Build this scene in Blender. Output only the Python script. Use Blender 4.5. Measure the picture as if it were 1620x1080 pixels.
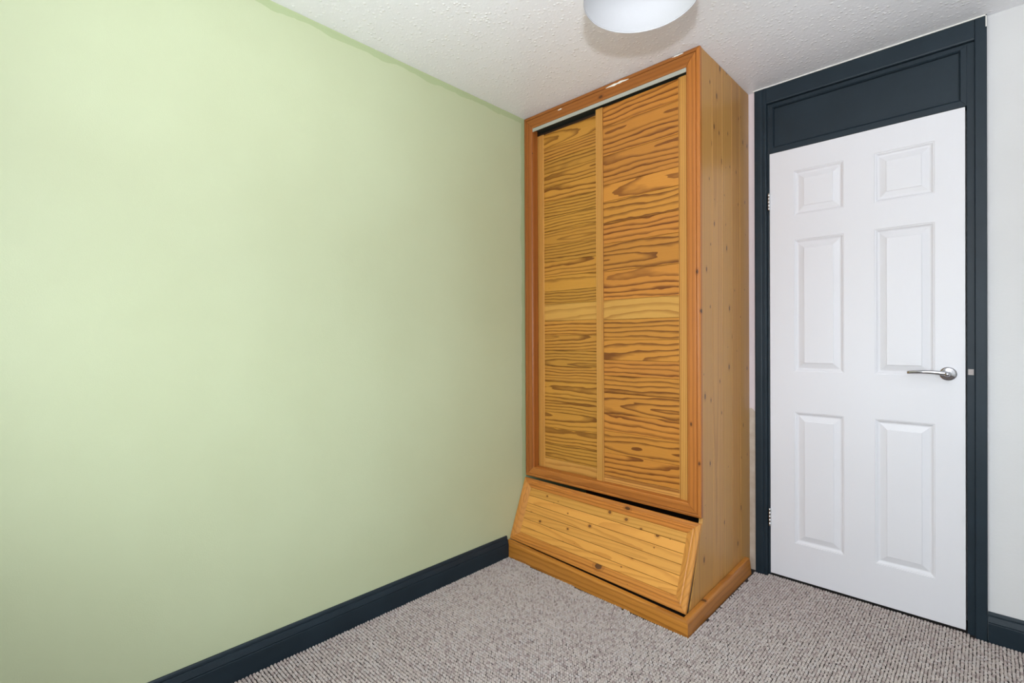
import bpy, bmesh, math, random
import numpy as np
from mathutils import Vector, Matrix

for o in list(bpy.data.objects):
    bpy.data.objects.remove(o, do_unlink=True)
random.seed(7)
SC = bpy.context.scene
COL = SC.collection

# ------------------------------------------------------------------ camera
H = 2.3035                      # ceiling height
CAM = Vector((1.7983, 0.0, 1.1187))
YAW, PITCH, ROLL = 0.7667, -0.0032, -0.0046
cd = bpy.data.cameras.new('camera')
cam = bpy.data.objects.new('camera', cd)
COL.objects.link(cam)
cd.sensor_width = 36.0
cd.lens = 782.781 / 1620 * 36.0
cd.clip_start = 0.02
fwd = Vector((-math.sin(YAW) * math.cos(PITCH), math.cos(YAW) * math.cos(PITCH), math.sin(PITCH)))
rgt = Vector((math.cos(YAW), math.sin(YAW), 0))
upv = rgt.cross(fwd)
r2 = rgt * math.cos(ROLL) + upv * math.sin(ROLL)
u2 = -rgt * math.sin(ROLL) + upv * math.cos(ROLL)
rot = Matrix((r2, u2, -fwd)).transposed()
cam.matrix_world = Matrix.Translation(CAM) @ rot.to_4x4()
SC.camera = cam

# ------------------------------------------------------------------ light
SC.view_settings.view_transform = 'Standard'
SC.view_settings.look = 'None'
SC.view_settings.gamma = 1.0
SC.view_settings.use_curve_mapping = False
SC.view_settings.exposure = 0.0

W = bpy.data.worlds.new('overcast_sky')
SC.world = W
W.use_nodes = True
bg = W.node_tree.nodes['Background']
_n = W.node_tree.nodes; _l = W.node_tree.links
_tc = _n.new('ShaderNodeTexCoord'); _sp = _n.new('ShaderNodeSeparateXYZ'); _cr = _n.new('ShaderNodeValToRGB')
_l.new(_tc.outputs['Generated'], _sp.inputs[0])
_mr = _n.new('ShaderNodeMapRange'); _mr.inputs['From Min'].default_value = -1.0
_l.new(_sp.outputs['Z'], _mr.inputs['Value']); _l.new(_mr.outputs[0], _cr.inputs[0])
_cr.color_ramp.elements[0].position = 0.47; _cr.color_ramp.elements[0].color = (0.62, 0.64, 0.67, 1)   # ground and houses
_cr.color_ramp.elements[1].position = 0.53; _cr.color_ramp.elements[1].color = (0.85, 0.93, 1.0, 1)    # overcast sky
_l.new(_cr.outputs[0], bg.inputs['Color'])
bg.inputs['Strength'].default_value = 12.5

FRONT_Y, RIGHT_X = -0.36, 2.75          # walls behind / beside the camera
WX0, WX1, WZ0, WZ1 = 0.60, 2.40, 0.82, 1.66   # window opening in the front wall
pl = bpy.data.lights.new('window_portal', 'AREA')
pl.shape = 'RECTANGLE'; pl.size = WX1 - WX0; pl.size_y = WZ1 - WZ0
pl.cycles.is_portal = True
plo = bpy.data.objects.new('window_portal', pl); COL.objects.link(plo)
plo.location = ((WX0 + WX1) / 2, FRONT_Y - 0.09, (WZ0 + WZ1) / 2)
plo.rotation_euler = (math.radians(90), 0, math.radians(180))   # faces +Y
plo.rotation_euler = Vector((0, 1, 0)).to_track_quat('-Z', 'Y').to_euler()

fl = bpy.data.lights.new('photo_flash', 'SPOT')   # tilted-up flash that throws the shade's shadow on the ceiling
fl.energy = 178.0
fl.color = (0.90, 0.95, 1.0)
fl.shadow_soft_size = 0.022
fl.spot_size = math.radians(160); fl.spot_blend = 1.0
flo = bpy.data.objects.new('photo_flash', fl); COL.objects.link(flo)
flo.location = (1.874, -0.097, 1.285)
flo.rotation_euler = Vector((-0.11, 0.22, 1.0)).to_track_quat('-Z', 'Y').to_euler()

# ------------------------------------------------------------------ helpers
def link(name, me, mat=None, parent=None, smooth=False):
    o = bpy.data.objects.new(name, me)
    COL.objects.link(o)
    if mat: me.materials.append(mat)
    if parent is not None: o.parent = parent
    if smooth:
        me.polygons.foreach_set('use_smooth', [True] * len(me.polygons))
    return o

def mesh_obj(name, verts, faces, mat=None, parent=None, bevel=0.0, seg=2, smooth=False, recentre=True):
    """one mesh object; its origin is put at the middle of its own verts"""
    vs = [Vector(v) for v in verts]
    c = Vector((0, 0, 0))
    if recentre:
        lo = Vector([min(v[i] for v in vs) for i in range(3)]); hi = Vector([max(v[i] for v in vs) for i in range(3)])
        c = (lo + hi) / 2
    bm = bmesh.new()
    bv = [bm.verts.new(v - c) for v in vs]
    for f in faces:
        try: bm.faces.new([bv[i] for i in f])
        except ValueError: pass
    bmesh.ops.recalc_face_normals(bm, faces=bm.faces)
    if bevel > 0:
        ed = [e for e in bm.edges if len(e.link_faces) == 2 and e.calc_face_angle(0) > 0.6]
        bmesh.ops.bevel(bm, geom=ed, offset=bevel, segments=seg, affect='EDGES', profile=0.6)
    me = bpy.data.meshes.new(name)
    bm.to_mesh(me); bm.free()
    o = link(name, me, mat, None, smooth)
    o.location = c
    if parent is not None:
        o.parent = parent
        o.matrix_parent_inverse = Matrix.Translation(-world_loc(parent))
    return o

def world_loc(o):
    # every object here is placed by location alone (no rotation), in world axes
    return o['_w'] if False else WL.get(o.name, o.location.copy())
WL = {}

BOXF = [(0, 1, 2, 3), (7, 6, 5, 4), (0, 4, 5, 1), (1, 5, 6, 2), (2, 6, 7, 3), (3, 7, 4, 0)]
def boxv(x0, x1, y0, y1, z0, z1):
    return [(x0, y0, z0), (x1, y0, z0), (x1, y1, z0), (x0, y1, z0), (x0, y0, z1), (x1, y0, z1), (x1, y1, z1), (x0, y1, z1)]
def box(name, x0, x1, y0, y1, z0, z1, mat, parent=None, bevel=0.0, seg=2):
    return mesh_obj(name, boxv(x0, x1, y0, y1, z0, z1), BOXF, mat, parent, bevel, seg)
def boxes(name, L, mat, parent=None, bevel=0.0):
    v, f = [], []
    for b in L:
        n = len(v); v += boxv(*b); f += [tuple(i + n for i in q) for q in BOXF]
    return mesh_obj(name, v, f, mat, parent, bevel)
def empty(name, loc=(0, 0, 0), parent=None):
    o = bpy.data.objects.new(name, None); COL.objects.link(o); o.location = loc
    o.empty_display_size = 0.1
    return o
def tag(o, label, cat=None, group=None, kind=None):
    o['label'] = label
    if cat: o['category'] = cat
    if group: o['group'] = group
    if kind: o['kind'] = kind
    return o

def sweep(name, prof, path, mat, parent=None, closed_prof=True, smooth=False):
    """prof: list of callables' results: path is a list of functions mapping (a,b) profile -> xyz"""
    v, f = [], []
    n = len(prof)
    for fn in path:
        v += [fn(a, b) for a, b in prof]
    for k in range(len(path) - 1):
        for i in range(n if closed_prof else n - 1):
            j = (i + 1) % n
            f.append((k * n + i, k * n + j, (k + 1) * n + j, (k + 1) * n + i))
    if closed_prof:
        f.append(tuple(range(n)))
        f.append(tuple(range((len(path) - 1) * n, len(path) * n)))
    return mesh_obj(name, v, f, mat, parent, smooth=smooth)

def mitred(names, M, u0, u1, v0, v1, wl, wr, wb, wt, prof, mats, parent, gap=0.0004):
    """four mitred pieces of a frame; M(u,v,d) -> xyz; prof [(t,d)], t 0 outer .. 1 inner"""
    out = []
    def L(t, e): return (u0 + wl * t, e)
    sides = {
        'left':  lambda t: ((u0 + wl * t, v0 + wb * t), (u0 + wl * t, v1 - wt * t)),
        'right': lambda t: ((u1 - wr * t, v0 + wb * t), (u1 - wr * t, v1 - wt * t)),
        'bottom': lambda t: ((u0 + wl * t, v0 + wb * t), (u1 - wr * t, v0 + wb * t)),
        'top':   lambda t: ((u0 + wl * t, v1 - wt * t), (u1 - wr * t, v1 - wt * t)),
    }
    for s in ('left', 'right', 'bottom', 'top'):
        va, vb = [], []
        for t, d in prof:
            a, b = sides[s](t)
            if s in ('left', 'right'):
                a = (a[0], a[1] + gap); b = (b[0], b[1] - gap)
            else:
                a = (a[0] + gap, a[1]); b = (b[0] - gap, b[1])
            va.append(M(a[0], a[1], d)); vb.append(M(b[0], b[1], d))
        n = len(prof)
        f = [(i, (i + 1) % n, n + (i + 1) % n, n + i) for i in range(n)] + [tuple(range(n)), tuple(range(n, 2 * n))]
        out.append(mesh_obj(names[s], va + vb, f, mats[s], parent))
    return out

def lathe(name, prof, centre, mat, parent=None, seg=32, axis='Z', smooth=True, cap=False):
    v, f = [], []
    n = len(prof)
    for k in range(seg):
        a = 2 * math.pi * k / seg
        for r, h in prof:
            p = (r * math.cos(a), r * math.sin(a), h)
            if axis == 'Y': p = (p[0], -p[2], p[1])
            v.append(tuple(Vector(p) + Vector(centre)))
    for k in range(seg):
        for i in range(n - 1):
            k2 = (k + 1) % seg
            f.append((k * n + i, k2 * n + i, k2 * n + i + 1, k * n + i + 1))
    if cap:
        f.append(tuple(k * n for k in range(seg))); f.append(tuple(k * n + n - 1 for k in range(seg)))
    return mesh_obj(name, v, f, mat, parent, smooth=smooth)

# ------------------------------------------------------------------ materials
class NT:
    def __init__(s, name):
        s.m = bpy.data.materials.new(name); s.m.use_nodes = True
        s.t = s.m.node_tree; s.b = s.t.nodes['Principled BSDF']
    def n(s, typ, **kw):
        nd = s.t.nodes.new(typ)
        for k, v in kw.items(): setattr(nd, k, v)
        return nd
    def l(s, a, b): s.t.links.new(a, b)
    def val(s, sock, v):
        if hasattr(v, 'is_output'): s.l(v, sock)
        else: sock.default_value = v
    def math(s, op, a, b=0.0, c=0.0):
        nd = s.n('ShaderNodeMath', operation=op)
        s.val(nd.inputs[0], a); s.val(nd.inputs[1], b); s.val(nd.inputs[2], c)
        return nd.outputs[0]
    def mix(s, fac, a, b, blend='MIX'):
        nd = s.n('ShaderNodeMix', data_type='RGBA', blend_type=blend)
        s.val(nd.inputs[0], fac); s.val(nd.inputs[6], a); s.val(nd.inputs[7], b)
        return nd.outputs[2]
    def ramp(s, fac, stops, interp='LINEAR'):
        nd = s.n('ShaderNodeValToRGB'); cr = nd.color_ramp; cr.interpolation = interp
        while len(cr.elements) < len(stops): cr.elements.new(0.5)
        for e, (p, c) in zip(cr.elements, stops):
            e.position = p; e.color = c if len(c) == 4 else (*c, 1)
        s.val(nd.inputs[0], fac); return nd.outputs[0]
    def noise(s, vec, scale, detail=2.0, rough=0.5, dist=0.0, dim='3D'):
        nd = s.n('ShaderNodeTexNoise', noise_dimensions=dim)
        if vec is not None: s.l(vec, nd.inputs['Vector'])
        nd.inputs['Scale'].default_value = scale; nd.inputs['Detail'].default_value = detail
        nd.inputs['Roughness'].default_value = rough; nd.inputs['Distortion'].default_value = dist
        return nd.outputs[0]
    def bump(s, h, strength, dist):
        nd = s.n('ShaderNodeBump'); s.l(h, nd.inputs['Height'])
        nd.inputs['Strength'].default_value = strength; nd.inputs['Distance'].default_value = dist
        s.l(nd.outputs[0], s.b.inputs['Normal'])
    def comb(s, x, y, z):
        nd = s.n('ShaderNodeCombineXYZ'); s.val(nd.inputs[0], x); s.val(nd.inputs[1], y); s.val(nd.inputs[2], z)
        return nd.outputs[0]

def srgb(r, g, b):
    f = lambda c: ((c / 255 + 0.055) / 1.055) ** 2.4 if c / 255 > 0.04045 else c / 255 / 12.92
    return (f(r), f(g), f(b), 1)

def plain(name, col, rough=0.5, metal=0.0, spec=0.5, bump=None):
    t = NT(name)
    t.b.inputs['Base Color'].default_value = col if len(col) == 4 else (*col, 1)
    t.b.inputs['Roughness'].default_value = rough; t.b.inputs['Metallic'].default_value = metal
    t.b.inputs['Specular IOR Level'].default_value = spec
    if bump:
        g = t.n('ShaderNodeNewGeometry')
        t.bump(t.noise(g.outputs['Position'], bump[0], 3), bump[1], bump[2])
    return t.m

def wall_green():
    t = NT('sage_green_paint')
    g = t.n('ShaderNodeNewGeometry'); P = g.outputs['Position']
    sx = t.n('ShaderNodeSeparateXYZ'); t.l(P, sx.inputs[0])
    big = t.noise(P, 1.6, 4, 0.55)
    base = t.ramp(big, [(0.3, srgb(188, 196, 158)), (0.7, srgb(194, 203, 166))])
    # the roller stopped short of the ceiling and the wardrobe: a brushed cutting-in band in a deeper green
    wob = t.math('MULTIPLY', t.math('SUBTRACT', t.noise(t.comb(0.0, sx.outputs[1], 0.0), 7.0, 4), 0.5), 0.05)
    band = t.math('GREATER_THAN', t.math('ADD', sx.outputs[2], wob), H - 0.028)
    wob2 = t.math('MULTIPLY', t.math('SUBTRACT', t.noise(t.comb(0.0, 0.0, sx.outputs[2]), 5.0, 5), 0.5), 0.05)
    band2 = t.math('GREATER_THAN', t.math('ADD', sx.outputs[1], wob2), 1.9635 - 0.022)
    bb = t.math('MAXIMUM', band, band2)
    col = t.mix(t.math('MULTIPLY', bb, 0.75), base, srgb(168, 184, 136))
    t.l(col, t.b.inputs['Base Color'])
    t.b.inputs['Roughness'].default_value = 0.55
    t.b.inputs['Specular IOR Level'].default_value = 0.6
    h1 = t.noise(P, 260, 3); h2 = t.noise(P, 18, 4)
    v = t.n('ShaderNodeTexVoronoi'); v.inputs['Scale'].default_value = 9.0; t.l(P, v.inputs['Vector'])
    pim = t.math('MULTIPLY', t.math('LESS_THAN', v.outputs['Distance'], 0.03), 0.8)
    t.bump(t.math('ADD', t.math('ADD', t.math('MULTIPLY', h1, 0.35), t.math('MULTIPLY', h2, 0.9)), pim), 0.22, 0.004)
    return t.m

def ceiling_mat():
    t = NT('textured_white_ceiling')
    g = t.n('ShaderNodeNewGeometry'); P = g.outputs['Position']
    v = t.n('ShaderNodeTexVoronoi'); v.inputs['Scale'].default_value = 72.0; v.inputs['Randomness'].default_value = 1.0
    t.l(P, v.inputs['Vector'])
    sm = t.n('ShaderNodeTexVoronoi', feature='SMOOTH_F1'); sm.inputs['Scale'].default_value = 60.0
    t.l(P, sm.inputs['Vector'])
    dots = t.ramp(v.outputs['Distance'], [(0.0, (1, 1, 1)), (0.22, (0.45, 0.45, 0.45)), (0.5, (0, 0, 0))])
    sc = t.n('ShaderNodeSeparateColor'); t.l(v.outputs['Color'], sc.inputs[0])
    amp = t.ramp(sc.outputs[0], [(0.35, (0, 0, 0)), (0.8, (1, 1, 1))])
    h = t.math('ADD', t.math('MULTIPLY', dots, amp), t.math('MULTIPLY', t.noise(P, 110, 2), 0.35))
    t.l(t.mix(t.math('MULTIPLY', dots, amp), srgb(238, 238, 241), srgb(255, 255, 255)), t.b.inputs['Base Color'])  # stipple tips coloured whiter to paint in the glints on them
    t.b.inputs['Roughness'].default_value = 0.33
    t.b.inputs['Specular IOR Level'].default_value = 0.5
    t.bump(h, 0.6, 0.0038)
    return t.m

def wall_white(name, strip=False):
    t = NT(name)
    g = t.n('ShaderNodeNewGeometry'); P = g.outputs['Position']
    col = t.ramp(t.noise(P, 2.2, 4), [(0.3, srgb(210, 209, 208)), (0.7, srgb(216, 215, 214))])
    if strip:   # between wardrobe and door frame the lower wall was never painted: bare plaster
        sx = t.n('ShaderNodeSeparateXYZ'); t.l(P, sx.inputs[0])
        col = t.mix(t.math('LESS_THAN', sx.outputs[0], 0.992), col, srgb(226, 212, 214))
        z = t.math('ADD', sx.outputs[2], t.math('MULTIPLY', t.noise(P, 30, 3), 0.05))
        m = t.math('MULTIPLY', t.math('LESS_THAN', z, 0.80), t.math('LESS_THAN', sx.outputs[0], 0.992))
        pl_ = t.ramp(t.noise(P, 25, 4), [(0.3, srgb(188, 168, 148)), (0.7, srgb(205, 190, 174))])
        col = t.mix(m, col, pl_)
    t.l(col, t.b.inputs['Base Color'])
    t.b.inputs['Roughness'].default_value = 0.55
    t.bump(t.noise(P, 120, 4), 0.12, 0.003)
    return t.m

def navy(name):
    t = NT(name)
    g = t.n('ShaderNodeNewGeometry'); P = g.outputs['Position']
    col = t.ramp(t.noise(P, 6, 4), [(0.3, srgb(27, 39, 47)), (0.7, srgb(32, 45, 54))])
    t.l(col, t.b.inputs['Base Color'])
    t.b.inputs['Roughness'].default_value = 0.48
    t.b.inputs['Specular IOR Level'].default_value = 0.3
    t.bump(t.noise(P, 90, 3), 0.10, 0.002)
    return t.m

def wood(name, order, light, dark, freq=62.0, pith=0.07, tilt=0.10, contrast=1.0, knots=0.0, kscale=7.0,
         kelong=0.55, warp=0.02, rough=0.36, var=0.16, fine=0.25, edge=(0.50, 0.86, 0.97), kcol=(0.055, 0.018, 0.006, 1)):
    """pine: growth rings of a log cut by the board. order = which local axes run (along, across, through) the grain"""
    t = NT(name)
    tc = t.n('ShaderNodeTexCoord'); oi = t.n('ShaderNodeObjectInfo')
    sp = t.n('ShaderNodeSeparateXYZ'); t.l(tc.outputs['Object'], sp.inputs[0])
    A, B, C_ = (sp.outputs['XYZ'.index(k)] for k in order)
    rnd = oi.outputs['Random']
    r1 = t.math('FRACT', t.math('MULTIPLY', rnd, 17.31)); r2_ = t.math('FRACT', t.math('MULTIPLY', rnd, 61.7))
    r3 = t.math('FRACT', t.math('MULTIPLY', rnd, 237.9)); r4 = t.math('FRACT', t.math('MULTIPLY', rnd, 913.3))
    off = t.math('MULTIPLY', rnd, 40.0)
    q = t.comb(t.math('ADD', t.math('MULTIPLY', A, 3.0), off), t.math('MULTIPLY', B, 11.0), t.math('ADD', t.math('MULTIPLY', C_, 11.0), off))
    w1 = t.math('MULTIPLY', t.math('SUBTRACT', t.noise(q, 1.0, 3, 0.55), 0.5), warp * 2.2)
    q2 = t.comb(t.math('ADD', t.math('MULTIPLY', A, 9.0), off), t.math('MULTIPLY', B, 40.0), off)
    w2 = t.math('MULTIPLY', t.math('SUBTRACT', t.noise(q2, 1.0, 2), 0.5), warp * 0.45)
    bb = t.math('ADD', B, t.math('MULTIPLY', t.math('SUBTRACT', r1, 0.5), 0.16))
    tl = t.math('MULTIPLY', A, t.math('MULTIPLY', t.math('SUBTRACT', r2_, 0.5), tilt * 4))
    cc = t.math('ADD', t.math('ADD', C_, t.math('MULTIPLY', t.math('SUBTRACT', r3, 0.25), pith)), tl)
    rr = t.math('SQRT', t.math('ADD', t.math('MULTIPLY', bb, bb), t.math('MULTIPLY', cc, cc)))
    rr = t.math('ADD', t.math('ADD', rr, w1), w2)
    ph = t.math('FRACT', t.math('ADD', t.math('MULTIPLY', rr, freq), r4))
    late = t.ramp(ph, [(0.0, (0.12,) * 3), (edge[0], (0.1,) * 3), (edge[1], (0.95,) * 3), (edge[2], (1, 1, 1)), (1.0, (0.1,) * 3)])
    # the strength of the late wood changes from ring to ring
    band = t.math('ADD', 0.45, t.math('MULTIPLY', t.noise(t.comb(t.math('FLOOR', t.math('ADD', t.math('MULTIPLY', rr, freq), r4)), off, 0.0), 3.1, 0), 1.0))
    late = t.math('MULTIPLY', late, t.math('MULTIPLY', band, contrast))
    late = t.math('MINIMUM', late, 1.0)
    fg = t.noise(t.comb(t.math('ADD', t.math('MULTIPLY', A, 12.0), off), t.math('MULTIPLY', B, 420.0), t.math('MULTIPLY', C_, 420.0)), 1.0, 2)
    late = t.math('ADD', late, t.math('MULTIPLY', t.math('SUBTRACT', fg, 0.5), fine))
    col = t.mix(late, light, dark)
    hs = t.n('ShaderNodeHueSaturation')
    t.l(t.math('ADD', 1.0 - var / 2, t.math('MULTIPLY', r3, var)), hs.inputs['Value'])
    t.l(t.math('ADD', 0.4965, t.math('MULTIPLY', r1, 0.007)), hs.inputs['Hue'])
    t.l(col, hs.inputs['Color']); col = hs.outputs[0]
    if knots > 0:
        v = t.n('ShaderNodeTexVoronoi', voronoi_dimensions='2D'); v.inputs['Scale'].default_value = kscale
        t.l(t.comb(t.math('ADD', t.math('MULTIPLY', A, kelong), off), t.math('ADD', B, r2_), 0.0), v.inputs['Vector'])
        sc = t.n('ShaderNodeSeparateColor'); t.l(v.outputs['Color'], sc.inputs[0])
        rad = t.math('MULTIPLY', t.math('SUBTRACT', sc.outputs[0], 1.0 - knots), 0.14 / max(knots, 0.01))
        kd = t.math('SUBTRACT', v.outputs['Distance'], t.math('MULTIPLY', t.noise(q2, 3.0, 2), 0.02))
        core = t.math('LESS_THAN', kd, t.math('MULTIPLY', rad, 0.62))
        ring = t.math('LESS_THAN', kd, t.math('MULTIPLY', rad, 1.25))
        col = t.mix(t.math('MULTIPLY', ring, 0.40), col, dark)
        col = t.mix(t.math('MULTIPLY', core, 0.85), col, kcol)
    t.l(col, t.b.inputs['Base Color'])
    t.b.inputs['Roughness'].default_value = rough
    t.b.inputs['Specular IOR Level'].default_value = 0.4
    t.bump(t.math('ADD', t.math('MULTIPLY', late, 0.4), t.math('MULTIPLY', fg, 0.5)), 0.10, 0.002)
    return t.m

M = {}
M['green'] = wall_green()
M['ceiling'] = ceiling_mat()
M['white'] = wall_white('matt_white_wall')
M['white_strip'] = wall_white('white_wall_with_bare_plaster', True)
M['pale_grey'] = plain('pale_grey_wall_paint', srgb(222, 222, 222), 0.6)
M['navy'] = navy('navy_gloss_paint')
M['navy_base'] = navy('navy_skirting_paint')
LIGHT, DARK = srgb(198, 132, 52), srgb(116, 64, 19)
M['slat'] = wood('pine_boards_strong_grain', 'XZY', LIGHT, DARK, freq=44, pith=0.10, tilt=0.07, contrast=1.0, warp=0.022, var=0.22)
M['slat_fine'] = wood('pine_boards_close_grain', 'XZY', srgb(196, 138, 54), srgb(122, 74, 20), freq=64, pith=0.07, tilt=0.05, contrast=1.0, warp=0.014, var=0.18)
M['rail_pale'] = wood('pale_pine_rail', 'XZY', srgb(206, 152, 74), srgb(160, 104, 42), freq=30, pith=0.08, tilt=0.10, contrast=0.7, warp=0.02, knots=0.25, kscale=5, kcol=srgb(128, 84, 40))
M['stile'] = wood('pine_door_stile', 'ZXY', srgb(212, 152, 76), srgb(146, 88, 34), freq=130, pith=0.05, tilt=0.003, contrast=1.0, warp=0.002, var=0.10)
M['rail_fine'] = wood('pine_door_rail', 'XZY', srgb(212, 152, 76), srgb(146, 88, 34), freq=130, pith=0.05, tilt=0.003, contrast=1.0, warp=0.002, var=0.10)
M['frame_v_dark'] = wood('deep_orange_pine_upright', 'ZXY', srgb(166, 98, 40), srgb(118, 64, 24), freq=60, pith=0.10, tilt=0.012, contrast=0.55, warp=0.006, knots=0.2, kscale=10, kelong=0.5, var=0.06)
M['head'] = wood('deep_orange_pine_head', 'XZY', srgb(160, 94, 38), srgb(116, 62, 22), freq=60, pith=0.10, tilt=0.012, contrast=0.55, warp=0.006, knots=0.12, kscale=9, kelong=0.6, var=0.06)
M['frame_v'] = wood('orange_pine_frame_upright', 'ZXY', srgb(182, 114, 46), srgb(136, 78, 28), freq=60, pith=0.10, tilt=0.012, contrast=0.55, warp=0.006, knots=0.30, kscale=13, kelong=0.5, var=0.08)
M['frame_h'] = wood('orange_pine_frame_rail', 'XZY', srgb(178, 108, 44), srgb(132, 74, 26), freq=60, pith=0.10, tilt=0.012, contrast=0.55, warp=0.006, knots=0.16, kscale=9, kelong=0.6, var=0.08)
M['side'] = wood('knotty_pine_side_board', 'ZYX', srgb(196, 144, 78), srgb(158, 106, 48), freq=75, pith=0.10, tilt=0.006, contrast=0.5, warp=0.005, knots=0.46, kscale=15, kelong=0.5, var=0.14)
M['flap'] = wood('honey_pine_flap_board', 'XZY', srgb(214, 152, 70), srgb(176, 112, 42), freq=70, pith=0.08, tilt=0.03, contrast=0.6, warp=0.008, knots=0.48, kscale=15, kelong=0.75, var=0.20, kcol=srgb(92, 50, 20))
M['flap_frame_h'] = wood('honey_pine_moulding', 'XZY', srgb(196, 126, 52), srgb(140, 80, 28), freq=75, pith=0.08, tilt=0.02, contrast=0.7, warp=0.008, knots=0.14, kscale=10, var=0.08)
M['flap_frame_v'] = wood('honey_pine_moulding_upright', 'ZXY', srgb(204, 138, 62), srgb(158, 96, 38), freq=75, pith=0.08, tilt=0.02, contrast=0.5, warp=0.004, var=0.08)
M['plinth'] = wood('honey_pine_plinth', 'XZY', srgb(190, 124, 50), srgb(146, 86, 30), freq=46, pith=0.08, tilt=0.03, contrast=0.7, warp=0.014, knots=0.22, kscale=5, var=0.05)
M['plinth_side'] = wood('honey_pine_plinth_side', 'YZX', srgb(186, 120, 50), srgb(146, 84, 30), freq=50, pith=0.08, tilt=0.03, contrast=0.6, warp=0.012, knots=0.2, kscale=6, var=0.05)
M['carcass'] = plain('dark_carcass_board', srgb(60, 40, 24), 0.7)
M['alu'] = plain('aluminium_track', srgb(188, 190, 180), 0.35, 0.35)
M['track_dark'] = plain('dark_track_slot', srgb(40, 44, 36), 0.6)
M['paint_chip'] = plain('white_paint_fleck', srgb(240, 238, 230), 0.6)
M['chrome'] = plain('polished_chrome', (0.52, 0.52, 0.54), 0.12, 1.0)
M['steel'] = plain('satin_steel', (0.62, 0.62, 0.62), 0.28, 1.0)
M['shade'] = plain('white_fabric_shade', srgb(186, 186, 188), 0.75, bump=(500, 0.15, 0.002))
M['plastic'] = plain('white_plastic', srgb(235, 235, 232), 0.4)
M['bulb'] = plain('opal_bulb_glass', srgb(244, 243, 238), 0.2)
M['upvc'] = plain('white_window_frame', srgb(236, 237, 238), 0.35)
M['backing'] = plain('carpet_backing', srgb(48, 42, 40), 0.95)
M['dull_metal'] = plain('dull_strike_metal', srgb(150, 142, 138), 0.5, 0.5)

def door_white():
    t = NT('white_door_paint')
    tc = t.n('ShaderNodeNewGeometry'); P = tc.outputs['Position']
    sx = t.n('ShaderNodeSeparateXYZ'); t.l(P, sx.inputs[0])
    t.b.inputs['Base Color'].default_value = srgb(224, 223, 226)
    t.b.inputs['Roughness'].default_value = 0.42
    g = t.noise(t.comb(t.math('MULTIPLY', sx.outputs[0], 260), 0.0, t.math('MULTIPLY', sx.outputs[2], 9)), 1.0, 4)
    t.bump(g, 0.10, 0.0015)
    return t.m
M['door'] = door_white()

def carpet_mat():
    t = NT('loop_pile_carpet')
    a = t.n('ShaderNodeAttribute', attribute_name='yarn')
    t.l(a.outputs['Color'], t.b.inputs['Base Color'])
    t.b.inputs['Roughness'].default_value = 0.95
    t.b.inputs['Specular IOR Level'].default_value = 0.1
    g = t.n('ShaderNodeNewGeometry')
    t.bump(t.noise(g.outputs['Position'], 900, 2), 0.5, 0.001)
    return t.m
M['carpet'] = carpet_mat()

def glass_mat():
    t = NT('window_glass')
    tr = t.n('ShaderNodeBsdfTransparent'); gl = t.n('ShaderNodeBsdfGlossy'); gl.inputs['Roughness'].default_value = 0.02
    mx = t.n('ShaderNodeMixShader'); mx.inputs[0].default_value = 0.05
    t.l(tr.outputs[0], mx.inputs[1]); t.l(gl.outputs[0], mx.inputs[2])
    t.l(mx.outputs[0], t.t.nodes['Material Output'].inputs['Surface'])
    return t.m
M['glass'] = glass_mat()

# ------------------------------------------------------------------ room shell
YW = 2.536        # face of the wall the door stands in
T = 0.12
def structure(o, label, cat):
    return tag(o, label, cat, kind='structure')

structure(box('floor', -T, RIGHT_X + T, FRONT_Y - T, YW + 0.25, -0.10, 0.0, M['backing']), 'grey brown carpeted floor', 'floor')
structure(box('ceiling', -T, RIGHT_X + T, FRONT_Y - T, YW + 0.25, H, H + 0.10, M['ceiling']), 'white stippled ceiling above the room', 'ceiling')
structure(box('wall_left', -T, 0, FRONT_Y - T, YW + 0.25, 0, H, M['green']), 'sage green painted wall beside the wardrobe', 'wall')
structure(box('wall_right', RIGHT_X, RIGHT_X + T, FRONT_Y - T, YW + 0.25, 0, H, M['pale_grey']), 'pale grey wall opposite the green wall', 'wall')
DX0, DX1 = 1.046, 1.752      # doorway
structure(boxes('wall_back', [(0, DX0 - 0.02, YW, YW + 0.12, 0, H), (DX1 + 0.02, RIGHT_X, YW, YW + 0.12, 0, H), (0, RIGHT_X, YW + 0.12, YW + 0.25, 0, H)], M['white_strip']),
          'white wall around the navy door frame', 'wall')
structure(boxes('wall_front', [(0, WX0, FRONT_Y - T, FRONT_Y, 0, H), (WX1, RIGHT_X, FRONT_Y - T, FRONT_Y, 0, H),
                     (WX0, WX1, FRONT_Y - T, FRONT_Y, 0, WZ0), (WX0, WX1, FRONT_Y - T, FRONT_Y, WZ1, H)], M['pale_grey']),
          'pale grey wall with the window in it', 'wall')
# window behind the camera
win = empty('window_1', ((WX0 + WX1) / 2, FRONT_Y - 0.06, WZ0))
WL[win.name] = win.location.copy()
structure(win, 'white framed window facing the door wall', 'window')
fw = 0.05
mitred({'left': 'window_stile', 'right': 'window_stile', 'bottom': 'window_rail', 'top': 'window_rail'},
       lambda u, v, d: (u, FRONT_Y - 0.05 + d, v), WX0, WX1, WZ0, WZ1, fw, fw, fw, fw,
       [(0, -0.03), (0, 0.02), (0.9, 0.02), (1, 0.012), (1, -0.03)], dict.fromkeys(('left', 'right', 'bottom', 'top'), M['upvc']), win)
xm = (WX0 + WX1) / 2
box('window_mullion', xm - 0.03, xm + 0.03, FRONT_Y - 0.08, FRONT_Y - 0.03, WZ0 + fw, WZ1 - fw, M['upvc'], win, 0.003)
for a, b in ((WX0 + fw, xm - 0.03), (xm + 0.03, WX1 - fw)):
    box('window_pane', a, b, FRONT_Y - 0.062, FRONT_Y - 0.058, WZ0 + fw, WZ1 - fw, M['glass'], win)
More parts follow.
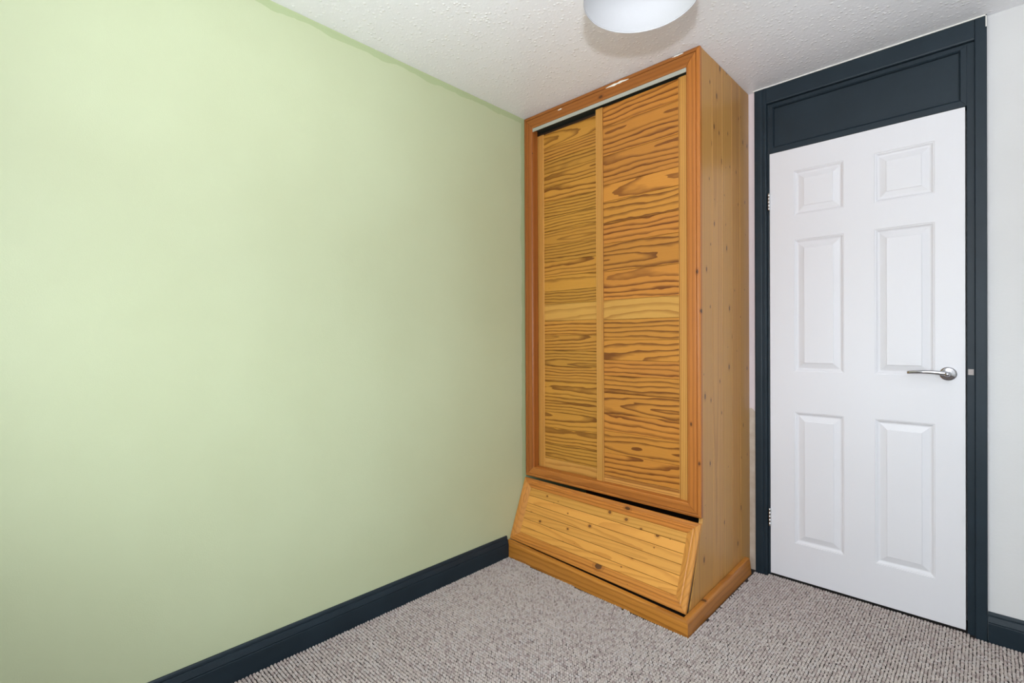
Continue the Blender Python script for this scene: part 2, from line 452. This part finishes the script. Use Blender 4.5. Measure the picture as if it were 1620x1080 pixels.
box('window_sill', WX0 - 0.04, WX1 + 0.04, FRONT_Y + 0.001, FRONT_Y + 0.10, WZ0 - 0.035, WZ0 - 0.003, M['upvc'], win, 0.006)

# baseboards: torus profile (out from wall, height)
BH = 0.108
BP = [(0, 0), (0.018, 0), (0.018, 0.0690), (0.0172, 0.0705), (0.0150, 0.0710), (0.0150, 0.0725), (0.0165, 0.0745), (0.0105, 0.0935), (0.0085, 0.0945), (0.0082, 0.0965), (0.0092, 0.0985), (0.0075, 0.1050), (0.0050, BH), (0, BH)]
def baseboard(name, fn0, fn1, label):
    o = sweep(name, BP, [fn0, fn1], M['navy_base'])
    return structure(o, label, 'baseboard')
baseboard('baseboard_left', lambda a, b: (a, FRONT_Y, b), lambda a, b: (a, 1.8165 - 0.55 * a * 0, b), 'navy painted skirting board along the green wall')
baseboard('baseboard_back', lambda a, b: (1.796, YW - a, b), lambda a, b: (RIGHT_X, YW - a, b), 'navy skirting board on the white wall beside the door frame')
baseboard('baseboard_right', lambda a, b: (RIGHT_X - a, FRONT_Y, b), lambda a, b: (RIGHT_X - a, YW - 0.019, b), 'navy skirting board along the pale grey wall')
baseboard('baseboard_front', lambda a, b: (0.019, FRONT_Y + a, b), lambda a, b: (RIGHT_X - 0.019, FRONT_Y + a, b), 'navy skirting board below the window')

# ------------------------------------------------------------------ carpet: one loop of yarn after the other
def carpet():
    rng = np.random.default_rng(3)
    px, py = 0.0096, 0.0112
    xs = np.arange(0.024, RIGHT_X - 0.024, px); ys = np.arange(FRONT_Y + 0.03, YW - 0.006, py)
    X, Y = np.meshgrid(xs, ys)
    X = X.ravel(); Y = Y.ravel()
    X = X + rng.normal(0, 0.0007, X.shape); Y = Y + rng.normal(0, 0.0006, Y.shape)
    keep = ~((X < 0.993) & (Y > 1.8155 - 0.0395 * X))
    keep &= ~((X > 0.975) & (X < DX0 - 0.0) & (Y > 2.505)) & ~((X > 1.745) & (Y > 2.505))
    X, Y = X[keep], Y[keep]
    n = len(X)
    seg = 6
    ang = np.arange(seg) * 2 * np.pi / seg
    rx = 0.0048 * rng.uniform(0.9, 1.1, n); ry = 0.0047 * rng.uniform(0.9, 1.08, n); hz = 0.0070 * rng.uniform(0.88, 1.12, n)
    rot = rng.normal(0, 0.35, n)
    rings = [(1.0, 0.0), (0.82, 0.62)]
    V = np.zeros((n, seg * 2 + 1, 3), np.float32)
    for k, (rf, hf) in enumerate(rings):
        lx = np.cos(ang)[None] * rx[:, None] * rf; ly = np.sin(ang)[None] * ry[:, None] * rf
        V[:, k * seg:(k + 1) * seg, 0] = X[:, None] + lx * np.cos(rot)[:, None] - ly * np.sin(rot)[:, None]
        V[:, k * seg:(k + 1) * seg, 1] = Y[:, None] + lx * np.sin(rot)[:, None] + ly * np.cos(rot)[:, None]
        V[:, k * seg:(k + 1) * seg, 2] = hz[:, None] * hf
    V[:, -1, 0] = X; V[:, -1, 1] = Y; V[:, -1, 2] = hz
    i = np.arange(seg); j = (i + 1) % seg
    quads = np.stack([i, j, seg + j, seg + i], 1); tris = np.stack([seg + i, seg + j, np.full(seg, 2 * seg)], 1)
    base = np.arange(n)[:, None] * (2 * seg + 1)
    loops = np.concatenate([(base[:, :, None] + quads[None]).reshape(n, -1), (base[:, :, None] + tris[None]).reshape(n, -1)], 1).ravel().astype(np.int32)
    sizes = np.tile(np.r_[np.full(seg, 4), np.full(seg, 3)], n); starts = np.r_[0, np.cumsum(sizes)[:-1]].astype(np.int32)
    me = bpy.data.meshes.new('carpet_pile')
    me.vertices.add(n * (2 * seg + 1)); me.vertices.foreach_set('co', V.ravel())
    me.loops.add(len(loops)); me.loops.foreach_set('vertex_index', loops)
    me.polygons.add(len(sizes)); me.polygons.foreach_set('loop_start', starts)
    me.polygons.foreach_set('use_smooth', np.ones(len(sizes), bool))
    pal = np.array([srgb(200, 192, 186), srgb(194, 185, 178), srgb(186, 176, 170), srgb(178, 166, 162), srgb(196, 190, 186), srgb(166, 153, 149)])
    # yarn colour drifts along each row, as heather yarn does
    idx = rng.choice(len(pal), n, p=[.22, .24, .2, .12, .16, .06])
    colr = pal[idx]
    drift = 0.5 + 0.5 * np.sin(X * 21 + Y * 300 * 0 + np.round(Y / py) * 2.4) * np.sin(X * 7.3 + np.round(Y / py) * 1.1)
    colr = colr * np.array([0.90, 0.87, 0.86, 1.0]) * (0.92 + 0.11 * drift)[:, None]; colr[:, 3] = 1
    at = me.attributes.new('yarn', 'FLOAT_COLOR', 'POINT')
    at.data.foreach_set('color', np.repeat(colr, 2 * seg + 1, axis=0).astype(np.float32).ravel())
    me.update(); me.validate()
    o = link('carpet_pile', me, M['carpet'])
    tag(o, 'grey brown loop pile carpet covering the floor', 'carpet', kind='stuff')
carpet()

# ------------------------------------------------------------------ wardrobe
YF, XW = 1.9635, 0.9613
wd = empty('wardrobe', (0.48, 2.2, 0)); WL[wd.name] = wd.location.copy()
tag(wd, 'built-in honey pine wardrobe with two sliding doors and a slanted bottom flap', 'wardrobe')
FR = [(0, -0.020), (0, -0.005), (0.07, -0.001), (0.20, 0.0), (0.255, -0.001), (0.265, -0.0035), (0.285, -0.0035), (0.30, 0.0), (0.34, 0.0012), (0.88, 0.0012), (0.97, -0.002), (1, -0.007), (1, -0.040), (0.5, -0.040)]
FR = FR[:-1]
ZB = 0.392
Mf = lambda u, v, d: (u, YF - d, v)
SW = 0.062
fr = mitred({'left': 'frame_stile', 'right': 'frame_stile', 'bottom': 'bottom_rail', 'top': 'head_rail'}, Mf,
            0.0015, XW, ZB, H - 0.001, SW, 0.0573, 0.055, 0.068, FR,
            {'left': M['frame_v_dark'], 'right': M['frame_v'], 'bottom': M['frame_h'], 'top': M['head']}, wd, gap=0.0007)
head = fr[3]; WL[head.name] = head.location.copy()
# flecks of ceiling paint left on the head rail
def fleck(x0, x1, z, h, seed):
    r = random.Random(seed); n = 9; top = []; bot = []
    for i in range(n):
        x = x0 + (x1 - x0) * i / (n - 1)
        e = math.sin(math.pi * (i + 0.4) / (n - 0.2))
        top.append((x, z + h * (0.25 + 0.5 * r.random()) * e)); bot.append((x, z - h * (0.2 + 0.5 * r.random()) * e))
    ring = bot + top[::-1]
    v = [(x, YF - 0.0022, zz) for x, zz in ring] + [(x, YF - 0.0006, zz) for x, zz in ring]
    m = len(ring)
    f = [tuple(range(m)), tuple(range(m, 2 * m))] + [(i, (i + 1) % m, m + (i + 1) % m, m + i) for i in range(m)]
    mesh_obj('paint_fleck', v, f, M['paint_chip'], head)
fleck(0.520, 0.640, H - 0.020, 0.010, 1); fleck(0.845, 0.895, H - 0.008, 0.005, 2); fleck(0.235, 0.262, H - 0.030, 0.006, 3)

# aluminium track below the head rail
ZT = H - 0.069
trk = boxes('sliding_track', [(SW, 0.904, YF + 0.003, YF + 0.006, ZT - 0.017, ZT), (SW, 0.904, YF + 0.006, YF + 0.075, ZT - 0.003, ZT)], M['alu'], wd)
WL[trk.name] = trk.location.copy()
box('track_slot', SW, 0.904, YF + 0.0065, YF + 0.074, ZT - 0.006, ZT - 0.0031, M['track_dark'], trk)

def sliding_door(x0, x1, yfr, sl, sr, joints, ztop, zbot, mid, boardmat, label, botrail, botmat):
    th = 0.022
    d = box('sliding_door', x0 + 0.002, x1 - 0.002, yfr + 0.011, yfr + th, zbot, ztop, M['carcass'], wd)
    WL[d.name] = d.location.copy()
    d['label'] = label
    for a, b in ((x0, x0 + sl), (x1 - sr, x1)):
        # stile with a bead along the inner edge
        inner_right = a == x0
        p = [(0, 0.011), (0, 0.0012), (0.0015, 0), (b - a - 0.0075, 0), (b - a - 0.0065, 0.0014), (b - a - 0.0052, 0.0014), (b - a - 0.0045, 0.0), (b - a - 0.0018, 0.0002), (b - a, 0.003), (b - a, 0.011)]
        fx = (lambda t: a + t) if inner_right else (lambda t: b - t)
        sweep('door_stile', p, [lambda s, e: (fx(s), yfr + e, zbot), lambda s, e: (fx(s), yfr + e, ztop)], M['stile'], d)
    zs = [ztop] + joints + [zbot]
    for i in range(len(zs) - 1):
        hi, lo = zs[i], zs[i + 1]
        m, nm, face = boardmat, 'door_board', 0.0045
        if i == mid: m, nm, face = M['rail_pale'], 'middle_rail', 0.0036
        if i == len(zs) - 2: m, nm, face = botmat, 'bottom_rail', 0.0036
        if hi - lo < 0.004: continue
        g = 0.0005
        face += random.uniform(-0.0004, 0.0004)
        # board with slightly eased long edges
        p = [(lo + g, 0.0108), (lo + g, face + 0.0010), (lo + g + 0.0010, face), (hi - g - 0.0010, face), (hi - g, face + 0.0010), (hi - g, 0.0108)]
        sweep(nm, p, [lambda zz, e: (x0 + sl + 0.0002, yfr + e, zz), lambda zz, e: (x1 - sr - 0.0002, yfr + e, zz)], m, d)
    return d

YR, YL = 1.984, 2.009
# heights of the joints between the boards of each door
jr = [2.1218, 1.9821, 1.8439, 1.7665, 1.6609, 1.5685, 1.4374, 1.3032, 1.2107, 1.1167, 1.0226, 0.9494, 0.8672, 0.7714, 0.6877, 0.5858, 0.4810]
jl = [2.1272, 2.0571, 1.9936, 1.9168, 1.8399, 1.7630, 1.6860, 1.6057, 1.5253, 1.4483, 1.3712, 1.3041, 1.2169, 1.1397, 1.0625, 0.9819, 0.9013, 0.8206, 0.7399, 0.6591, 0.5750, 0.4941]
sliding_door(0.4472, 0.925, YR, 0.040, 0.0645, jr, ZT - 0.020, 0.412, 8, M['slat'], 'front sliding door with boldly figured boards', 0, M['rail_fine'])
sliding_door(0.050, 0.500, YL, 0.0505, 0.045, jl, ZT - 0.030, 0.412, 12, M['slat_fine'], 'rear sliding door with closely grained boards', 0, M['rail_pale'])

# side of upright boards, slanting forward at the foot
def lean(z):      # front edge of the side at height z
    return YF + 0.020 if z > 0.376 else YF + 0.020 - 0.0 if z > 0.376 else 1.836 + (YF - 0.003 - 1.836) * (z - 0.062) / (0.376 - 0.062) + 0.022
ys = [1.985, 2.0915, 2.2010, 2.3133, 2.4140, YW - 0.002]
XS = XW - 0.0015
def side_board(y0, y1, first):
    g = 0.0006; e = 0.0012
    x1 = XS; x0 = XS - 0.016
    if not first:
        P = [(y0 + g, x0), (y0 + g, x1 - e), (y0 + g + e, x1), (y1 - g - e, x1), (y1 - g, x1 - e), (y1 - g, x0)]
        return sweep('side_board', P, [lambda a, b: (b, a, 0.0), lambda a, b: (b, a, H - 0.001)], M['side'], wd)
    # first board: pentagon outline
    out = [(1.862, 0.0), (1.862, 0.062), (YF + 0.018, 0.374), (y0 - 0.001, 0.392), (y0 - 0.001, H - 0.001), (y1 - g, H - 0.001), (y1 - g, 0.0)]
    v = [(x1, y, z) for y, z in out] + [(x0, y, z) for y, z in out]; n = len(out)
    f = [tuple(range(n)), tuple(range(n, 2 * n))] + [(i, (i + 1) % n, n + (i + 1) % n, n + i) for i in range(n)]
    return mesh_obj('side_board', v, f, M['side'], wd, bevel=0.0008, seg=1)
for i in range(len(ys) - 1): side_board(ys[i], ys[i + 1], i == 0)

# slanted bottom flap
W_, L_ = 0.957, 0.335
TLc, TRc = Vector((0.002, 1.9600, 0.384)), Vector((XW - 0.001, 1.9640, 0.373))
BLc, BRc = Vector((0.002, 1.8390, 0.0895)), Vector((XW - 0.001, 1.8185, 0.0640))
Nf = Vector((0, -0.92, 0.39)).normalized()
def Mflap(u, v, d):
    s, t_ = u / W_, v / L_
    p = (BLc * (1 - s) + BRc * s) * (1 - t_) + (TLc * (1 - s) + TRc * s) * t_
    return tuple(p + Nf * d)
fb = [Mflap(u, v, d) for d in (-0.034, -0.024) for u, v in ((0.004, 0.004), (W_ - 0.004, 0.004), (W_ - 0.004, L_ - 0.004), (0.004, L_ - 0.004))]
flap = mesh_obj('slanted_flap', fb, BOXF, M['carcass'], wd)
WL[flap.name] = flap.location.copy()
FP = [(0, -0.022), (0, -0.003), (0.05, -0.0005), (0.30, 0.0), (0.40, -0.001), (0.44, -0.004), (0.50, -0.0045), (0.56, -0.003), (0.90, -0.0085), (1.0, -0.0105), (1.0, -0.0138), (0.5, -0.0138), (0.4, -0.022)]
FP = [(0, -0.0138), (0, -0.003), (0.05, -0.0005), (0.30, 0.0), (0.40, -0.001), (0.44, -0.004), (0.50, -0.0045), (0.56, -0.003), (0.90, -0.0085), (1.0, -0.0105), (1.0, -0.0138)]
fwid = 0.048
mitred({'left': 'flap_moulding', 'right': 'flap_moulding', 'bottom': 'flap_moulding', 'top': 'flap_moulding'}, Mflap, 0, W_, 0, L_, 0.052, 0.052, fwid, fwid, FP,
       {'left': M['flap_frame_v'], 'right': M['flap_frame_v'], 'bottom': M['flap_frame_h'], 'top': M['flap_frame_h']}, flap)
vb = [fwid]; hb = (L_ - 2 * fwid) / 6
hs_ = [0.85, 1.03, 1.03, 1.03, 1.03, 1.03]          # bottom board is the narrow one
for k in hs_: vb.append(vb[-1] + hb * k)
for i in range(6):
    a, b = vb[i], vb[i + 1]; g = 0.0006; e = 0.0013; dd = -0.0098 + random.uniform(-0.0003, 0.0003)
    p = [(a + g, -0.0138), (a + g, dd - e), (a + g + e, dd), (b - g - e, dd), (b - g, dd - e), (b - g, -0.0138)]
    sweep('flap_board', p, [lambda v, d: Mflap(0.0515, v, d), lambda v, d: Mflap(W_ - 0.0515, v, d)], M['flap'], flap)

# plinth, mitred at the corner, rounded top edge; and its return along the side
PXr = 0.9875
def plinth_fn(corner):
    pass
PP = [(0.0, 0.0), (0.0, 0.72), (0.002, 0.88), (0.006, 0.97), (0.012, 1.0), (0.022, 1.0), (0.022, 0.0)]   # (in from face, height fraction)
sweep('plinth', PP, [lambda a, b: (0.0015, 1.8205 + a, 0.085 * b), lambda a, b: (PXr - a, 1.7815 + a, 0.061 * b)], M['plinth'], wd)
PY1 = 2.492
PQ = [(0.0, 0.0), (0.0, 0.72), (0.002, 0.88), (0.006, 0.97), (0.012, 1.0), (0.0255, 1.0), (0.0255, 0.0)]
sweep('plinth', PQ, [lambda a, b: (PXr - a, 1.7817 + a, 0.061 * b), lambda a, b: (PXr - 0.004 - a * 0.83, PY1 - 0.03 + 0.02 * (1 - b), 0.082 * b)], M['plinth_side'], wd)
# hidden carcass: dark interior behind doors and flap
boxes('carcass', [(0.004, XS - 0.018, YW - 0.02, YW - 0.004, 0.01, H - 0.01), (0.004, XS - 0.018, 2.04, YW - 0.021, 0.37, 0.385), (0.004, XS - 0.018, 2.045, 2.055, 0.386, H - 0.01)], M['carcass'], wd)

# ------------------------------------------------------------------ door frame (navy) with panel over the door
tr = empty('trim_1', ((DX0 + DX1) / 2, YW, 0)); WL[tr.name] = tr.location.copy()
structure(tr, 'navy painted door frame with a panel above the white door', 'door frame')
YA = 2.517        # architrave face
NV = M['navy']
# left architrave: rounded outside, moulded inside
AP = [(0.0, YW - 0.001), (0.0, YA + 0.006), (0.002, YA + 0.002), (0.006, YA), (0.030, YA), (0.034, YA + 0.001), (0.037, YA + 0.0045), (0.041, YA + 0.0045), (0.043, YA + 0.003), (0.048, YA + 0.003), (0.052, YA + 0.005), (0.0545, YA + 0.009), (0.0545, YW - 0.001)]
AXL = 0.9895
sweep('architrave', AP, [lambda a, b: (AXL + a, b, 0.001), lambda a, b: (AXL + a, b, H - 0.001)], NV, tr)
AR = [(0.0, YW - 0.001), (0.0, YA + 0.004), (0.001, YA + 0.001), (0.003, YA), (0.031, YA), (0.033, YA + 0.002), (0.0335, YA + 0.004), (0.0335, YW - 0.001)]
AXR = 1.7615
sweep('architrave', AR, [lambda a, b: (AXR + a, b, 0.001), lambda a, b: (AXR + a, b, H - 0.001)], NV, tr)
ZH = 2.2245
AH = [(H - 0.001, YW + 0.03), (H - 0.001, YA + 0.003), (H - 0.004, YA + 0.001), (ZH + 0.006, YA + 0.001), (ZH + 0.002, YA + 0.003), (ZH, YA + 0.007), (ZH, YW + 0.03)]
sweep('head_architrave', AH, [lambda a, b: (AXL + 0.0548, b, a), lambda a, b: (AXR - 0.0003, b, a)], NV, tr)
# lining of the doorway, down to the floor
YJ = 2.531
box('jamb', DX0 - 0.0015, DX0 + 0.0065, YJ, YW + 0.115, 0.001, ZH - 0.001, NV, tr, 0.001)
box('jamb', DX1 - 0.012, DX1 + 0.0095, YJ, YW + 0.115, 0.001, ZH - 0.001, NV, tr, 0.001)
DT = 1.9885
# frame of the panel over the door and the rail that divides it from the door
PXL, PXR2 = DX0 + 0.0067, DX1 - 0.0122
Mp = lambda u, v, d: (u, YJ + 0.001 - d, v)
mitred({'left': 'panel_bead', 'right': 'panel_bead', 'bottom': 'transom', 'top': 'panel_bead'}, Mp, PXL, PXR2, DT + 0.003, ZH - 0.0015, 0.018, 0.022, 0.030, 0.020,
       [(0, -0.05), (0, 0.0), (0.75, 0.0), (0.85, -0.002), (1.0, -0.006), (1.0, -0.05)], dict.fromkeys(('left', 'right', 'bottom', 'top'), NV), tr)
box('transom_panel', PXL + 0.0185, PXR2 - 0.0225, YJ + 0.014, YJ + 0.03, DT + 0.0335, ZH - 0.022, NV, tr)
# caulk line along the ceiling
boxes('sealant_bead', [(AXL + 0.05, AXR + 0.03, YA - 0.0025, YA + 0.001, H - 0.0045, H - 0.0005), (AXL - 0.003, AXL + 0.05, YA - 0.0028, YA - 0.0003, H - 0.0045, H - 0.0005)], M['paint_chip'], tr)
box('sealant_drip', AXR + 0.030, AXR + 0.033, YA - 0.002, YA - 0.0002, H - 0.045, H - 0.005, M['paint_chip'], tr)
# striking plate lip on the jamb
box('strike_plate', DX1 - 0.0095, DX1 + 0.0065, YJ - 0.0016, YJ - 0.0002, 0.979, 1.001, M['dull_metal'], tr, 0.0005)

# ------------------------------------------------------------------ door
YD = 2.5285
dx0, dx1, dz0, dz1 = 1.0553, 1.7352, 0.0155, DT - 0.001
dr = empty('door_1', ((dx0 + dx1) / 2, YD, 0)); WL[dr.name] = dr.location.copy()
structure(dr, 'white six panel door with a chrome lever handle', 'door')
px_ = [(1.1575, 1.3490), (1.4570, 1.6475)]
pz_ = [(0.182, 0.783), (0.969, 1.570), (1.681, 1.885)]
xb = [dx0, px_[0][0], px_[0][1], px_[1][0], px_[1][1], dx1]
zb = [dz0, pz_[0][0], pz_[0][1], pz_[1][0], pz_[1][1], pz_[2][0], pz_[2][1], dz1]
v, f, idx = [], [], {}
for j, z in enumerate(zb):
    for i, x in enumerate(xb):
        idx[i, j] = len(v); v.append((x, YD, z))
for j in range(len(zb) - 1):
    for i in range(len(xb) - 1):
        if i in (1, 3) and j in (1, 3, 5): continue
        f.append((idx[i, j], idx[i + 1, j], idx[i + 1, j + 1], idx[i, j + 1]))
n0 = len(v)
for (x, z) in ((dx0, dz0), (dx1, dz0), (dx1, dz1), (dx0, dz1)): v.append((x, YD + 0.035, z))
f.append((n0, n0 + 1, n0 + 2, n0 + 3))
nx, nz = len(xb) - 1, len(zb) - 1
f.append(tuple(idx[i, 0] for i in range(nx + 1)) + (n0 + 1, n0))
f.append(tuple(idx[i, nz] for i in range(nx + 1)) + (n0 + 2, n0 + 3))
f.append(tuple(idx[0, j] for j in range(nz + 1)) + (n0 + 3, n0))
f.append(tuple(idx[nx, j] for j in range(nz + 1)) + (n0 + 2, n0 + 1))
leaf = mesh_obj('door_leaf', v, f, M['door'], dr)
WL[leaf.name] = leaf.location.copy()
PR = [(0.0, 0.0), (0.0012, 0.0022), (0.0045, 0.0026), (0.0060, 0.0042), (0.0110, 0.0082), (0.0150, 0.0092), (0.0180, 0.0088), (0.0385, 0.0030), (0.0395, 0.0010), (0.0415, 0.0006)]
for (a, b) in px_:
    for (c, d_) in pz_:
        vv, ff = [], []
        for w, dep in PR:
            vv += [(a + w, YD + dep, c + w), (b - w, YD + dep, c + w), (b - w, YD + dep, d_ - w), (a + w, YD + dep, d_ - w)]
        for k in range(len(PR) - 1):
            for q in range(4):
                ff.append((k * 4 + q, k * 4 + (q + 1) % 4, k * 4 + 4 + (q + 1) % 4, k * 4 + 4 + q))
        e = (len(PR) - 1) * 4
        ff.append((e, e + 1, e + 2, e + 3))
        m0 = len(vv)
        vv += [(a, YD + 0.02, c), (b, YD + 0.02, c), (b, YD + 0.02, d_), (a, YD + 0.02, d_)]
        ff.append((m0, m0 + 1, m0 + 2, m0 + 3))
        for q in range(4): ff.append((q, (q + 1) % 4, m0 + (q + 1) % 4, m0 + q))
        mesh_obj('door_panel', vv, ff, M['door'], leaf)
# handle: round rose with a stepped edge, neck and a slim bowed lever
hx, hz_ = 1.6862, 0.981
rose = lathe('handle_rose', [(0.0, 0.0095), (0.010, 0.0095), (0.0115, 0.0085), (0.020, 0.0080), (0.0245, 0.0062), (0.0262, 0.003), (0.0262, 0.0)], (hx, YD - 0.0002, hz_), M['chrome'], leaf, 40, axis='Y')
WL[rose.name] = rose.location.copy()
lathe('handle_neck', [(0.0102, 0.008), (0.0098, 0.022), (0.0090, 0.036), (0.0095, 0.048), (0.0080, 0.0545), (0.004, 0.057), (0.0, 0.0575)], (hx, YD, hz_), M['chrome'], leaf, 24, axis='Y')
vv, ff = [], []
NS, NC = 22, 12
for k in range(NS):
    s = k / (NS - 1)
    x = hx + 0.004 - 0.124 * s
    y = YD - 0.046 - 0.006 * math.sin(math.pi * s * 0.9) + 0.008 * s * s
    z = hz_ + 0.001 + 0.0115 * math.sin(math.pi * (0.12 + 0.62 * s)) - 0.004 - 0.003 * s
    rz = 0.0086 * (1 - 0.30 * s) if s > 0.05 else 0.0080; ry = 0.0065 * (1 - 0.25 * s)
    for c in range(NC):
        a = 2 * math.pi * c / NC
        vv.append((x, y + ry * math.cos(a), z + rz * math.sin(a)))
for k in range(NS - 1):
    for c in range(NC):
        ff.append((k * NC + c, k * NC + (c + 1) % NC, (k + 1) * NC + (c + 1) % NC, (k + 1) * NC + c))
ff += [tuple(range(NC)), tuple(range((NS - 1) * NC, NS * NC))]
lev = mesh_obj('handle_lever', vv, ff, M['chrome'], leaf, smooth=True)
# hinges: five knuckles each
for z0, z1 in ((1.7225, 1.8025), (0.2360, 0.3190)):
    prof = []
    kn = 5; hk = (z1 - z0) / kn
    for k in range(kn):
        a, b = z0 + k * hk, z0 + (k + 1) * hk
        prof += [(0.0036, a + 0.0002), (0.0052, a + 0.0012), (0.0052, b - 0.0012), (0.0036, b - 0.0002)]
    prof = [(0.0, z0)] + prof + [(0.0, z1)]
    hg = lathe('hinge', prof, (dx0 - 0.0022, YD - 0.0055, 0), M['steel'], leaf, 16)

# ------------------------------------------------------------------ pendant lamp
LX, LY, ZR, RR, SHH = 1.1532, 1.1562, 2.000, 0.1474, 0.19
lp = empty('pendant_lamp', (LX, LY, H)); WL[lp.name] = lp.location.copy()
tag(lp, 'white drum shade pendant lamp hanging from the ceiling', 'lamp')
RT = RR - 0.012
lathe('lamp_shade', [(RR, ZR), (RT, ZR + SHH), (RT - 0.0012, ZR + SHH), (RR - 0.0012, ZR), (RR, ZR)], (LX, LY, 0), M['shade'], lp, 96)
for r_, z_ in ((RR - 0.0006, ZR + 0.002), (RT - 0.0006, ZR + SHH - 0.002)):
    lathe('shade_rim', [(r_ + 0.0012 * math.cos(a), z_ + 0.0026 * math.sin(a)) for a in [k * math.pi / 4 for k in range(9)]], (LX, LY, 0), M['shade'], lp, 96)
ZS = ZR + SHH - 0.045
for k in range(3):
    a = 0.6 + k * 2 * math.pi / 3
    ca, sa = math.cos(a), math.sin(a)
    q = [(-0.0015, -0.0015), (0.0015, -0.0015), (0.0015, 0.0015), (-0.0015, 0.0015)]
    sweep('shade_spoke', q, [lambda s, e: (LX + ca * 0.018 - sa * s, LY + sa * 0.018 + ca * s, ZS + e),
                             lambda s, e: (LX + ca * (RT - 0.004) - sa * s, LY + sa * (RT - 0.004) + ca * s, ZR + SHH - 0.008 + e)], M['plastic'], lp)
lathe('lamp_holder', [(0.0, ZS + 0.030), (0.008, ZS + 0.030), (0.016, ZS + 0.012), (0.020, ZS + 0.004), (0.020, ZS - 0.006), (0.017, ZS - 0.010), (0.017, ZS - 0.030), (0.0, ZS - 0.030)], (LX, LY, 0), M['plastic'], lp, 24)
lathe('light_bulb', [(0.012, ZS - 0.030), (0.014, ZS - 0.042), (0.024, ZS - 0.058), (0.029, ZS - 0.075), (0.027, ZS - 0.090), (0.018, ZS - 0.101), (0.006, ZS - 0.105), (0.0, ZS - 0.1055)], (LX, LY, 0), M['bulb'], lp, 24)
lathe('cord', [(0.0032, ZS + 0.028), (0.0032, H - 0.02)], (LX, LY, 0), M['plastic'], lp, 10)
lathe('ceiling_rose', [(0.0, H - 0.032), (0.012, H - 0.032), (0.020, H - 0.026), (0.034, H - 0.020), (0.037, H - 0.012), (0.037, H - 0.0005), (0.0, H - 0.0005)], (LX, LY, 0), M['plastic'], lp, 32)
